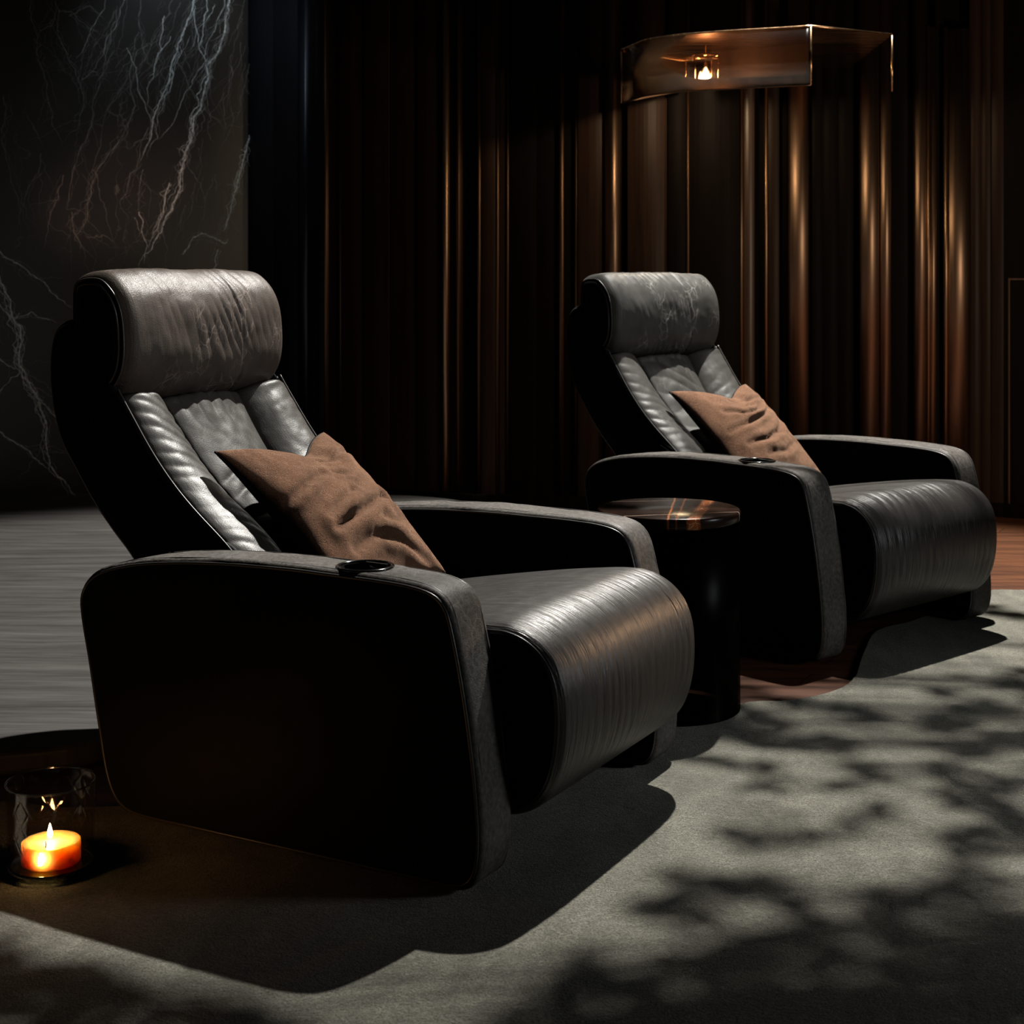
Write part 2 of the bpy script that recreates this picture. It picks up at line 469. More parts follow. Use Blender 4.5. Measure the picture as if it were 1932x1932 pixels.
def build_chair(loc, th, label, seed, head_mat):
    root = empty('recliner_armchair', (loc[0], loc[1], .004), -th)
    tag(root, label, 'armchair', 'recliner armchairs')
    so = seed*13.7
    # arms
    for side in (-1, 1):
        a, b = (-.4915, -.3655) if side < 0 else (.3655, .4915)
        st = rounded_stations(a, b, .014, 6, 5)
        def ad(v, t, u, z):
            return .0022*fbm(u*9+so, v*9, z*9)
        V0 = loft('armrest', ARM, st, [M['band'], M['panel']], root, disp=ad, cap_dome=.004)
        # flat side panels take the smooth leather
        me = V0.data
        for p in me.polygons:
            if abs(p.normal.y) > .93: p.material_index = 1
        paths = []
        inn = inward(ARM)
        for vv, sg in ((a, 1), (b, -1)):
            q = ARM + inn*.0105
            paths.append((np.c_[q[:, 0], np.full(len(q), vv+sg*.0015), q[:, 1]], .0036, True))
            q = ARM + inn*.001
            paths.append((np.c_[q[:, 0], np.full(len(q), vv+sg*.0155), q[:, 1]], .0018, True))
        for q_, nm in zip(paths, ('piping', 'seam_stitching', 'piping', 'seam_stitching')): tubes(nm, [q_], M['pipe'], V0, 6)
        if side < 0:
            # cup well cut into the armrest
            cx, cy, zt = .213, -.4255, .599
            bm = bmesh.new()
            bmesh.ops.create_cone(bm, cap_ends=True, segments=48, radius1=.0535, radius2=.0535, depth=.16, matrix=Matrix.Translation((cx, cy, zt)))
            cm = bpy.data.meshes.new('cut'); bm.to_mesh(cm); bm.free()
            cm.materials.append(M['cupwell'])
            cut = bpy.data.objects.new('cut', cm); COL.objects.link(cut); cut.parent = root
            bo = V0.modifiers.new('b', 'BOOLEAN'); bo.operation = 'DIFFERENCE'; bo.object = cut; bo.solver = 'EXACT'
            bpy.context.view_layer.update()
            dg = bpy.context.evaluated_depsgraph_get()
            nm = bpy.data.meshes.new_from_object(V0.evaluated_get(dg))
            V0.modifiers.clear(); old = V0.data; V0.data = nm
            bpy.data.objects.remove(cut)
            cup = lathe('cup_holder', [(.053, .0005), (.053, .0018), (.0545, .0034), (.0575, .0038), (.0605, .0025), (.0612, .0005), (.0605, -.003), (.053, -.003), (.052, -.05), (.050, -.0545), (0, -.0545)], M['plastic'], root, 64, (cx, cy, zt+.0008))
            tag(cup, 'gloss black cup holder ring')
    # seat with lengthwise pleats
    def sd(v, t, u, z):
        e = 1-(abs(v)/.355)**4
        front = sstep(.30, .55, u)
        x = v + .05*fbm(u*2+so, v*3, z*3+4, 2)
        pl = abs(math.sin(x*78+2.2*fbm(v*5+so, u*2.0, z*2.0, 2)))
        pl2 = math.sin(x*170+4*fbm(v*8, u*3+so, z*3, 2))
        msk = max(0, .35+.9*fbm(v*4+so, u*2.5, z*2.5+9, 2))
        top = sstep(.1, .3, z)
        return .014*e*top + e*top*(.0012+.0056*front)*msk*(pl**.7*1.2-.7) + .0006*pl2*front*e*msk
    st = rounded_stations(-.358, .358, .028, 150, 7)
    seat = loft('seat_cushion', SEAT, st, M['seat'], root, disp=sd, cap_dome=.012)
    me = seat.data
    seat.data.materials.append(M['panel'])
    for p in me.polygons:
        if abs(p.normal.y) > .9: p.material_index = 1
    inn = inward(SEAT); paths = []
    for vv in (-.350, .350):
        q = SEAT + inn*.0115
        paths.append((np.c_[q[:, 0], np.full(len(q), vv), q[:, 1]], .0042, True))
    for q_ in paths: tubes('piping', [q_], M['pipe'], seat, 6)
    # under-seat base
    boxes('base', [(-.36, .30, -.362, .362, .012, .15)], M['panel'], root, .01)
    # backrest shell
    def shd(v, t, u, z):          # the shell is hollowed in front to take the cushions
        return .002*fbm(u*5+so, v*5, z*5) - .10*sstep(.25, .31, u+z)*(1-sstep(.93, .99, z))*(1-sstep(.285, .304, abs(v)))
    shell = loft('backrest_shell', SHELL, rounded_stations(-.316, .316, .018, 60, 5), M['panel'], root, disp=shd, cap_dome=.006)
    inn = inward(SHELL); paths = []
    bl = open_curve(BLINE, 80)
    for vv, sg in ((-.316, 1), (.316, -1)):
        for off, r, dv in ((.002, .0030, .003), (-.006, .0026, .009)):
            d = np.gradient(bl, axis=0); d /= np.linalg.norm(d, axis=1)[:, None]
            nn = np.c_[-d[:, 1], d[:, 0]]
            q = bl - nn*off*-1
            paths.append((np.c_[q[:, 0], np.full(len(q), vv+sg*dv), q[:, 1]], r, False))
        q = SHELL[:70] + inn[:70]*.012
        paths.append((np.c_[q[:, 0], np.full(len(q), vv+sg*.003), q[:, 1]], .003, False))
    for q_ in paths: tubes('piping', [q_], M['pipe'], shell, 6)
    # back cushions : two side bolsters and a sunken middle panel
    d = np.gradient(BLINE, axis=0); d /= np.linalg.norm(d, axis=1)[:, None]
    NB = np.c_[-d[:, 1], d[:, 0]]                       # outward (front/up)
    if NB[50, 0] < 0: NB = -NB
    sl = np.r_[0, np.cumsum(np.linalg.norm(np.diff(BLINE, axis=0), axis=1))]
    def cushion(name, va, vb, hfun, nv, mat):
        V, UV, Fc = [], [], []
        n = len(BLINE)
        for i in range(n):
            s = sl[i]
            for j in range(nv+1):
                f = j/nv
                v = va(s) + (vb(s)-va(s))*f
                h = hfun(s, v, f)
                endr = 1-sstep(.0, .035, s)
                h2 = h - .05*endr**2
                V.append((BLINE[i, 0]+NB[i, 0]*h2, v, BLINE[i, 1]+NB[i, 1]*h2)); UV.append((v, s))
        w = nv+1
        for i in range(n-1):
            for j in range(nv):
                Fc.append((i*w+j, i*w+j+1, (i+1)*w+j+1, (i+1)*w+j))
        # back sheet (closes the cushion towards the shell)
        b = len(V)
        ring = [j for j in range(w)] + [i*w+nv for i in range(1, n)] + [(n-1)*w+j for j in range(nv-1, -1, -1)] + [i*w for i in range(n-2, 0, -1)]
        for k in ring:
            i = k//w
            p = V[k]; V.append((BLINE[i, 0]-NB[i, 0]*.085, p[1], BLINE[i, 1]-NB[i, 1]*.085)); UV.append((p[1], 0))
        m = len(ring)
        for k in range(m):
            Fc.append((ring[k], ring[(k+1) % m], b+(k+1) % m, b+k))
        Fc.append(tuple(range(b, b+m)))
        return mesh(name, V, Fc, mat, root, uv=UV)
    def seam(s): return .148 - .035*min(1, s/.45)
    def wr(s, v, sgn, amp):
        x = s*150 + sgn*v*70 + 4.0*fbm(v*6+so+sgn*3, s*7, 1.5, 2)
        m = max(0, .5+1.1*fbm(s*5+so*2, v*3+sgn*5, 4, 2))
        return amp*m*(1.3*abs(math.sin(x*.5))**.75-.8)
    def hb(sgn):
        def h(s, v, f):
            g = f if sgn < 0 else 1-f      # 0 at outer edge, 1 at seam
            bulge = .030*math.sin(PI*min(1, g*1.02))**.6 if 0 < g < 1 else 0
            edge = -.003 - .034*g**2.0
            e = math.sin(PI*g)**.5 if 0 < g < 1 else 0
            return edge + bulge + wr(s, v, sgn, .0062)*e*(.25+.75*sstep(0, 1, abs(g-.45)*1.9)) + .003*fbm(s*14, v*14, so)*e
        return h
    cb = []
    n1 = cushion('side_bolster', lambda s: -.309, lambda s: -seam(s), hb(-1), 48, M['cushion'])
    n2 = cushion('side_bolster', lambda s: seam(s), lambda s: .309, hb(1), 48, M['cushion'])
    def hc(s, v, f):
        e = math.sin(PI*f)**.6 if 0 < f < 1 else 0
        top = 1-sstep(.0, .16, s)
        rad = .0065*top*(abs(math.sin(v*60*(1+1.5*s)+2*fbm(v*6, s*6, so)))**.7*1.4-.8) + .0110*(abs(math.sin((v*.5-s)*42+3*fbm(v*6, s*5, so+6, 2)))**.7*1.3-.8)*max(0, .3+fbm(v*5, s*4, so+1, 2))
        return -.030 + .022*e + e*(rad + .005*fbm(s*7+so, v*9, 2) + .003*abs(fbm(s*11, v*16, so+3)))
    cushion('centre_panel', lambda s: -seam(s), lambda s: seam(s), hc, 60, M['centre'])
    # headrest
    def hd(v, t, u, z):
        e = max(0, 1-(abs(v)/.30)**6)
        front = sstep(-.72, -.63, u)
        x = v + .38*(z-1.05) + .03*fbm(v*4+so, z*4, 0.5, 2)
        ctr = math.exp(-((v-.03)/.17)**2)
        ph = x*185 + 3.4*fbm(v*4+so, z*5, 7, 2)
        f1 = (1.4*abs(math.sin(ph*.5))**.7-.9)
        m = max(0, .45+1.0*fbm(v*6+so, z*5, 3, 2))
        seamv = .11+.25*(1.05-z)*.4
        groove = -.004*math.exp(-((v-seamv)/.004)**2)
        return e*front*(.0036*(ctr*.8+.15)*m*f1*(.35+.65*sstep(.95, 1.06, z)) + .004*fbm(v*9, z*9+so, u*9) + groove) + .010*e*front
    st = rounded_stations(-.312, .312, .040, 150, 8)
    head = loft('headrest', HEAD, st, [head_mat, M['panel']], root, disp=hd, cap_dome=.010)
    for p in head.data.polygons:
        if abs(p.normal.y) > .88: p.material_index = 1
    inn = inward(HEAD); paths = []
    for vv, sg in ((-.312, 1), (.312, -1)):
        for ins, dv, r in ((.030, .0025, .004), (.018, .007, .003)):
            q = HEAD + inn*ins
            paths.append((np.c_[q[:, 0], np.full(len(q), vv+sg*dv), q[:, 1]], r, True))
    for q_ in paths: tubes('piping', [q_], M['pipe'], head, 6)
    return root

CH1 = ((-.285, 3.58), .5035)
CH2 = ((.976, 5.361), .8373)
build_chair(*CH1, 'black leather recliner armchair with brownish headrest, nearer the candle', 1, M['head_brown'])
build_chair(*CH2, 'charcoal leather recliner armchair behind the small round table', 2, M['head_grey'])

# ------------------------------------------------------------------ throw pillows
CREASES = {1: [([(-.95, .12), (-.6, .22), (-.2, .36)], .010, .06), ([(-.6, -.2), (-.3, -.1), (.05, .02)], .011, .055), ([(-.62, -.34), (-.2, -.30), (.3, -.20), (.6, -.12), (.92, -.24)], .015, .06),
              ([(-.55, -.62), (-.1, -.58), (.3, -.70), (.7, -.95)], .013, .075), ([(.05, .74), (.4, .66), (.9, .60)], .010, .05), ([(.0, .45), (.35, .30), (.75, .34)], .007, .07), ([(.2, -.42), (.5, -.46), (.8, -.40)], .007, .06)],
           2: [([(-.6, .32), (-.1, .22), (.35, .34), (.75, .62)], .012, .06), ([(-.8, -.05), (-.3, -.02), (.2, .12), (.7, .30)], .012, .055), ([(-.6, -.35), (-.1, -.36), (.4, -.22), (.85, .10)], .013, .06),
              ([(-.3, -.62), (.2, -.62), (.7, -.42)], .009, .06), ([(.2, .80), (.5, .62), (.85, .55)], .010, .05), ([(-.2, .62), (.1, .50), (.3, .55)], .006, .06)]}
def build_pillow(ch, label, seed):
    (x, y), th = ch
    root = empty('throw_pillow', (x, y, 0), -th)
    # local frame of the pillow in chair coordinates : a across, b up the lean, n out
    c = Vector((-.185, .018, .623)); A = Vector((.02, 1, .02)).normalized()
    B = Vector((-.745, .02, .66)); B = (B - A*B.dot(A)).normalized(); N = A.cross(B).normalized()
    if N.x < 0: N = -N
    # move the root to the pillow's own base
    base = c - B*.22
    R = Matrix.Rotation(-th, 4, 'Z')
    root.location = Vector((x, y, 0)) + R @ Vector((base.x, base.y, base.z))
    tag(root, label, 'pillow', 'throw pillows')
    hw, hh, T = .212, .252, .082
    n = 90
    so = seed*7.3
    def P(a, b, sgn, grow=0.0):
        px = a*hw*(1-.10*(1-b*b)); py = b*hh*(1-.09*(1-a*a))
        chop = .052*math.exp(-((a-.22)/(.55 if a < .22 else .36))**2)*sstep(-.1, 1, b)
        py -= chop
        k = max(0, (1-a**2)*(1-b**2))
        h = T*k**.42*(1-.28*math.exp(-((a-.28)/.26)**2)*sstep(0, 1, b))
        if sgn > 0:
            fold = .005*fbm(a*1.6+so, b*1.9, 2, 2)
            for (pl_, dep, wd) in CREASES[seed]:
                dmin, sg_, fa = 9, 1, 0
                tot = len(pl_)-1
                for q in range(tot):
                    (x0, y0), (x1, y1) = pl_[q], pl_[q+1]
                    ex, ey = x1-x0, y1-y0; l2 = ex*ex+ey*ey
                    tt = min(1, max(0, ((a-x0)*ex+(b-y0)*ey)/l2))
                    dx, dy = a-x0-ex*tt, b-y0-ey*tt; dd_ = math.hypot(dx, dy)
                    if dd_ < dmin: dmin = dd_; sg_ = 1 if ex*dy-ey*dx > 0 else -1; fa = (q+tt)/tot
                win = math.sin(PI*min(1, max(0, .12+.76*fa)))**.7
                sd_ = dmin*sg_
                wd *= .8; dep *= 1.15 if seed == 1 else .95
                fold += win*dep*(-math.exp(-(sd_/wd)**2) + .75*math.exp(-((sd_-2.1*wd)/(1.6*wd))**2) + .95*math.exp(-((sd_+1.9*wd)/(1.5*wd))**2))
            rad = .004*math.exp(-((a-.28)/.5)**2)*sstep(.2, .9, b)*math.sin(a*20+b*5)
            h += k**.3*(fold + rad + .0018*fbm(a*6, b*6, so, 2))
        p = c + A*px + B*py + N*(sgn*h*(1 if sgn > 0 else .62) + sgn*grow)
        return p - base
    for sgn, nm, mat in ((1, 'front_cover', M['plush']), (-1, 'back_cover', M['panel'])):
        V = []; Fc = []
        g = [math.sin(PI/2*(2*i/n-1)) for i in range(n+1)]
        for i in range(n+1):
            for j in range(n+1): V.append(P(g[j], g[i], sgn))
        for i in range(n):
            for j in range(n): Fc.append((i*(n+1)+j, i*(n+1)+j+1, (i+1)*(n+1)+j+1, (i+1)*(n+1)+j))
        o = mesh(nm, V, Fc, mat, root)
    ed = []
    for (a0, b0, a1, b1) in ((-1, -1, 1, -1), (1, -1, 1, 1), (1, 1, -1, 1), (-1, 1, -1, -1)):
        for k in range(30):
            f = k/30; ed.append(P(a0+(a1-a0)*f, b0+(b1-b0)*f, -1) - N*.002)
    tubes('piping', [(np.array(ed), .0035, True)], M['panel'], root, 6)
    return root
build_pillow(CH1, 'brown plush throw pillow on the recliner with the brownish headrest', 1)
build_pillow(CH2, 'brown plush throw pillow on the recliner behind the round table', 2)

# ------------------------------------------------------------------ side table
def table_top_mat():
    t = NT('dark_veined_marble_top'); c = t.obj()
    base = t.mix(t.ramp(t.noise(t.warp(c, 8, .1), 10, 5), [(.35, 0.0), (.7, 1.0)]), (.005, .003, .0025), (.018, .009, .006))
    w = t.warp(c, 20, .012, 4)
    def line(rot, loc, width, freq):
        s = t.n('ShaderNodeSeparateXYZ'); t.l(t.map(w, loc=loc, rot=(0, 0, rot)), s.inputs[0])
        v = t.math('ABSOLUTE', s.outputs[0]); return t.ramp(v, [(0, 1.0), (width, .7), (width*1.25, 0.0)])
    o1 = line(.245, (-.093, 0, 0), .014, 1)
    o2 = line(.156, (-.008, 0, 0), .0026, 1)
    o3 = line(.18, (-.035, 0, 0), .0010, 1)
    w1 = line(-1.802, (.110, 0, 0), .0022, 1)
    w2 = line(-1.70, (-.14, 0, 0), .0016, 1)
    col = t.mix(o1, base, (.30, .075, .018)); col = t.mix(t.math('MULTIPLY', o2, .9), col, (.36, .11, .03)); col = t.mix(t.math('MULTIPLY', o3, .6), col, (.25, .08, .02))
    vz = t.ramp(t.vor(t.warp(c, 40, .03, 4), 55, 'DISTANCE_TO_EDGE'), [(0, 1.0), (.05, 0.0)])
    col = t.mix(t.math('MULTIPLY', vz, t.math('MULTIPLY', o1, .6)), col, (.75, .6, .42))
    col = t.mix(t.math('MULTIPLY', w1, .55), col, (.55, .40, .30)); col = t.mix(t.math('MULTIPLY', w2, .4), col, (.5, .38, .28))
    t.prin(col, .22, Specular_IOR_Level=.14); return t.m
tb = empty('side_table', (.44, 4.215, 0), 0)
tag(tb, 'small round side table with dark veined top and smoked glass drum base', 'table')
lathe('table_top', [(0, .523), (.192, .523), (.198, .527), (.2005, .533), (.2005, .549), (.199, .554), (.196, .556), (0, .556)], table_top_mat(), tb, 96, smooth=True)
M['smoke'] = thin_glass('smoked_glass', (.22, .21, .20), 0.3, .03)
lathe('drum_base', [(.196, .0), (.199, .002), (.199, .522), (.196, .523), (.1935, .521), (.1935, .003), (.196, .0)], M['smoke'], tb, 96)
lathe('foot_ring', [(.185, .0005), (.1915, .0005), (.1915, .012), (.185, .012), (.185, .0005)], M['plastic'], tb, 96)

# ------------------------------------------------------------------ candle
cd = empty('glass_candle', (-.935, 3.045, 0), 0)
tag(cd, 'lit amber candle in an etched clear glass on the rug', 'candle')
def etched(t):
    c = t.obj()
    sep = t.n('ShaderNodeSeparateXYZ'); t.l(c, sep.inputs[0])
    ang = t.math('ARCTAN2', sep.outputs[1], sep.outputs[0])
    k = t.math('MULTIPLY', ang, 7/(2*PI)*1.0)
    z = t.math('MULTIPLY', sep.outputs[2], 9.0)
    def tri(x):
        return t.math('PINGPONG', x, .5)
    a = t.math('ABSOLUTE', t.math('SUBTRACT', tri(t.math('ADD', k, z)), .25))
    b = t.math('ABSOLUTE', t.math('SUBTRACT', tri(t.math('SUBTRACT', k, z)), .25))
    l = t.math('MINIMUM', a, b)
    h = t.ramp(l, [(0, 0.0), (.06, 1.0)])
    return t.bump(h, .35, .0015)
M['candle_glass'] = thin_glass('etched_glass', (.88, .84, .80), .04, .2, etched)
M['clear_glass'] = thin_glass('clear_thick_glass', (.78, .80, .77), .06, 3.0)
lathe('glass_cup', [(.0835, .016), (.0840, .03), (.0865, .11), (.0890, .176), (.0895, .1795), (.0885, .181), (.0868, .1795), (.0860, .174), (.0830, .11), (.0805, .03), (.080, .018)], M['candle_glass'], cd, 96)
lathe('glass_foot', [(0, .0), (.078, .0), (.0825, .002), (.0842, .006), (.0832, .0085), (.0845, .011), (.0838, .015), (.0815, .0175), (.078, .0165), (0, .0165)], M['clear_glass'], cd, 96)
tubes('glass_rim', [(np.array([(.0878*math.cos(q), .0878*math.sin(q), .1800) for q in np.linspace(0, 2*PI, 97)[:-1]]), .0019, True)], M['clear_glass'], cd, 8)
def wax():
    t = NT('amber_wax'); p = t.prin((.92, .60, .26), .45, Subsurface_Weight=1.0, Subsurface_Scale=.05)
    p.inputs['Subsurface Radius'].default_value = (1.0, .62, .26)
    return t.m
lathe('wax', [(0, .0175), (.057, .0175), (.0585, .02), (.0585, .057), (.0575, .0595), (.056, .060), (.05, .0585), (.03, .0578), (0, .0575)], wax(), cd, 64)
tubes('wick', [([(0, -.004, .0575), (.0005, -.004, .066), (-.001, -.004, .071)], .0011, False)], plain('wick_black', (.01, .008, .006), .9), cd)
FL = emit('flame_glow', (1, .50, .17), 480)
FL2 = emit('reflected_flame_glow', (1, .60, .24), 110)
def flame(z, s, y, mat=None):
    return lathe('flame', [(0, 0), (.0022*s, .0012*s), (.0032*s, .004*s), (.0029*s, .0075*s), (.0019*s, .0115*s), (.0009*s, .0155*s), (0, .018*s)], mat or FL, cd, 24, (-.001, y, z))
flame(.066, 1.65, -.004)
# dome and second flame added to stand for the flame's reflection
lathe('reflection_dome', [(0, .0395), (.008, .039), (.016, .035), (.0225, .0285), (.0262, .020), (.0270, .0172), (0, .0172)], plain('reflection_dome_pale', (.62, .34, .20), .4, Subsurface_Weight=.4, Subsurface_Scale=.02), cd, 40, (.002, -.050, 0)).scale = (1, .45, 1)
cd.children[-1].location = (0, -.032, 0)
flame(.033, 1.5, -.067, FL2)  # imitates the reflected flame

# ------------------------------------------------------------------ floor, rug, platform
fl = mesh('floor', [(-9, -3, -.012), (9, -3, -.012), (9, 12, -.012), (-9, 12, -.012)], [(0, 1, 2, 3)], M['floor'], smooth=False)
tag(fl, 'red-brown wooden floor', kind='structure')
rug_edge = open_curve([(-2.6, 2.95), (-1.7, 3.36), (-1.2, 3.45), (-.98, 3.41), (-.5, 3.50), (0, 3.78), (.30, 3.95), (.43, 4.03), (.655, 4.252), (.776, 4.273), (.92, 4.36), (1.02, 4.5), (1.12, 4.8), (1.24, 5.12), (1.40, 5.27), (1.6, 5.5), (1.83, 5.78), (1.97, 5.80), (2.6, 5.75), (3.2, 5.6)], 160)
poly = [tuple(p) for p in rug_edge] + [(3.2, .8), (-2.6, .8)]
rg = prism('rug', poly[::-1], -.0115, .0, M['rug'], None, bevel=.004)
tag(rg, 'grey green short pile rug with wavy edge under the near armchair', 'rug')
pf = closed_curve([(-.262, 7.80), (-.10, 7.0), (-.12, 6.0), (-.32, 5.05), (-.66, 4.25), (-1.027, 3.745), (-1.24, 3.645), (-1.7, 3.58), (-2.4, 3.75), (-3.2, 4.6), (-3.6, 6), (-3.25, 7.2), (-2.66, 7.79), (-2.2, 8.08), (-1.5, 8.22), (-.82, 8.08)], 200)
pl = prism('platform', [tuple(p) for p in pf], -.012, .05, M['greywood'], None, bevel=.016, seg=4)
tag(pl, 'low rounded grey wood platform in front of the marble wall', 'platform')

# ------------------------------------------------------------------ walls
def wall_depth(px):
    return float(np.interp(px, [400, 470, 615, 880, 1180, 1500, 1850, 1932, 2400, 2700], [8.9, 8.75, 8.38, 8.02, 7.92, 7.88, 7.74, 7.63, 7.0, 6.5]))
def at(px, d): return ((px-966)/F_PX*d, d)
WZ0, WZ1 = -.012, 2.9
WV, WF, WM = [], [], []
mats = ['wallwood', 'walldark', 'wallbrown', 'wallblue']
def add_strip(V, F, Mi, px0, px1, off, mi, convex=0.0, n=1, z0=WZ0, z1=WZ1, thick=.06):
    """a vertical board standing `off` metres proud of the wall line, with side returns"""
    d0, d1 = wall_depth(px0), wall_depth(px1)
    p0, p1 = np.array(at(px0, d0)), np.array(at(px1, d1))
    t = (p1-p0)/np.linalg.norm(p1-p0); nrm = np.array([t[1], -t[0]])
    n = max(n, 10 if convex else 1)
    pts = [p0 + nrm*(off-thick)]
    for k in range(n+1):
        f = k/n
        pts.append(p0 + (p1-p0)*f + nrm*(off + convex*(1-(2*f-1)**2)))
    pts.append(p1 + nrm*(off-thick))
    b = len(V)
    for p in pts: V.append((p[0], p[1], z0)); V.append((p[0], p[1], z1))
    for k in range(len(pts)-1):
        F.append((b+2*k, b+2*k+2, b+2*k+3, b+2*k+1)); Mi.append(mi)
    F.append(tuple(b+2*k+1 for k in range(len(pts)))); Mi.append(mi)
    F.append(tuple(b+2*k for k in range(len(pts)))[::-1]); Mi.append(mi)
strips = [  # px0, px1, offset, material, convex
 (464, 520, .00, 3, .02), (520, 566, .02, 3, .02), (580, 600, .00, 3, .01), (600, 614, .015, 3, .01),
 (620, 641, .00, 0, 0), (645, 690, .010, 0, .004), (690, 736, .016, 0, .004), (738, 790, .006, 0, .004), (790, 838, .014, 0, .006),
 (849, 863, .00, 0, .004), (869, 901, -.03, 1, 0), (908, 936, .012, 0, .008), (943, 956, .0, 0, 0), (961, 1012, -.01, 1, .006), (1012, 1055, -.02, 1, .004),
 (1065, 1085, -.02, 1, 0), (1091, 1142, .02, 0, .012), (1174, 1183, -.05, 1, 0),
 (1183, 1258, .10, 0, .03), (1258, 1292, .13, 1, .012), (1297, 1390, .14, 1, .03), (1400, 1421, .06, 2, .01), (1421, 1442, -.03, 1, 0), (1448, 1470, .0, 0, .006), (1470, 1487, -.04, 1, 0),
 (1526, 1552, .00, 1, .012), (1552, 1582, .00, 1, .014), (1582, 1610, .00, 1, .012), (1610, 1622, -.05, 1, 0), (1681, 1725, -.05, 1, .004), (1767, 1781, -.02, 1, 0),
 (1829, 1852, .01, 0, .010), (1852, 1870, .016, 0, .008), (1870, 1895, .008, 0, .006), (1895, 1990, .012, 1, .0), (1990, 2120, .0, 0, .01), (2120, 2260, .012, 1, .01), (2260, 2440, .0, 0, .01), (2440, 2690, .01, 1, .01)]
for s in strips: add_strip(WV, WF, WM, s[0], s[1], s[2], s[3], s[4])
# continuous backing behind the boards
bk = [at(px, wall_depth(px)+.10) for px in (440, 615, 880, 1180, 1500, 1850, 1932, 2400, 2700)]
b = len(WV)
for p in bk: WV += [(p[0], p[1], WZ0), (p[0], p[1], WZ1)]
for k in range(len(bk)-1):
    WF.append((b+2*k, b+2*k+2, b+2*k+3, b+2*k+1)); WM.append(1)
wb = mesh('wall_back', WV, WF, [M[m] for m in mats], None, smooth=False, mi=WM)
tag(wb, 'dark brown wall of vertical wooden boards', kind='structure')
trims = [  # bronze and copper strips let into the wall
 (566, 580, .012, 'steel', .008, WZ1), (614, 620, .02, 'copperdim', .006, WZ1), (641, 645, .006, 'copperdim', .003, WZ1), (838, 848, .022, 'copper', .010, WZ1), (863, 868, .01, 'copperdim', .004, WZ1),
 (901, 907, .012, 'copperdim', .004, WZ1), (936, 942, .014, 'copperdim', .005, WZ1), (956, 960, .008, 'copperdim', .003, WZ1), (1055, 1064, .012, 'copperdim', .006, WZ1), (1085, 1090, .008, 'copperdim', .003, WZ1),
 (1142, 1174, .05, 'bronze', .040, WZ1), (1292, 1297, .14, 'copperdim', .004, WZ1), (1390, 1400, .08, 'bronze', .01, WZ1), (1442, 1448, .01, 'copper', .005, WZ1),
 (1487, 1525, .04, 'bronze', .020, WZ1), (1622, 1658, .03, 'bronze', .022, WZ1), (1660, 1681, .02, 'bronze', .014, WZ1),
 (1725, 1748, .02, 'bronze', .014, WZ1), (1748, 1753, .036, 'copper', .004, 2.51), (1753, 1766, .02, 'bronze', .008, 2.50), (1780, 1787, .03, 'copper', .006, 2.50), (1787, 1828, .02, 'bronze', .022, 2.49)]
for i, (a, c_, off, m, cv, zt) in enumerate(trims):
    V, F_, Mi = [], [], []
    add_strip(V, F_, Mi, a, c_, off, 0, cv, 12, z1=zt)
    o = mesh('trim_%d' % (i+1), V, F_, M[m], None, smooth=False)
    tag(o, kind='structure')
    for p in o.data.polygons:
        if len(p.vertices) == 4: p.use_smooth = True
    o.data.shade_smooth() if False else None
V, F_, Mi = [], [], []
for a, c_, of_ in ((1430, 1600, .3), (1600, 1740, .3), (1740, 1836, .3), (1836, 1960, .08), (1960, 2090, .08)): add_strip(V, F_, Mi, a, c_, of_, 0, 0, 1, z0=2.83, z1=2.9, thick=.45)  # unseen ledge added to keep the key spot off the bronze strips
o = mesh('trim_%d' % (len(trims)+1), V, F_, M['walldark'], None, smooth=False); tag(o, kind='structure')
# baseboard
V, F_, Mi = [], [], []
for k, (a, c_) in enumerate(zip((620, 900, 1183, 1300, 1500, 1700, 1850, 1932, 2300), (900, 1183, 1300, 1500, 1700, 1850, 1932, 2300, 2690))):
    add_strip(V, F_, Mi, a, c_, .05 if not 1183 <= a < 1400 else .19, 0, 0, 1, z1=.055, thick=.1)
o = mesh('baseboard_back', V, F_, M['walldark'], None, smooth=False); tag(o, kind='structure')
# flush door outlined by thin bronze lines at the right
V, F_, Mi = [], [], []
add_strip(V, F_, Mi, 1904, 1907, .018, 0, 0, 1, z0=.04, z1=1.205, thick=.01)
add_strip(V, F_, Mi, 1904, 1985, .018, 0, 0, 1, z0=1.196, z1=1.204, thick=.01)
add_strip(V, F_, Mi, 1982, 1985, .018, 0, 0, 1, z0=.04, z1=1.205, thick=.01)
o = mesh('door_1', V, F_, M['bronze'], None, smooth=False); tag(o, 'thin bronze outline of a flush panel door', kind='structure')
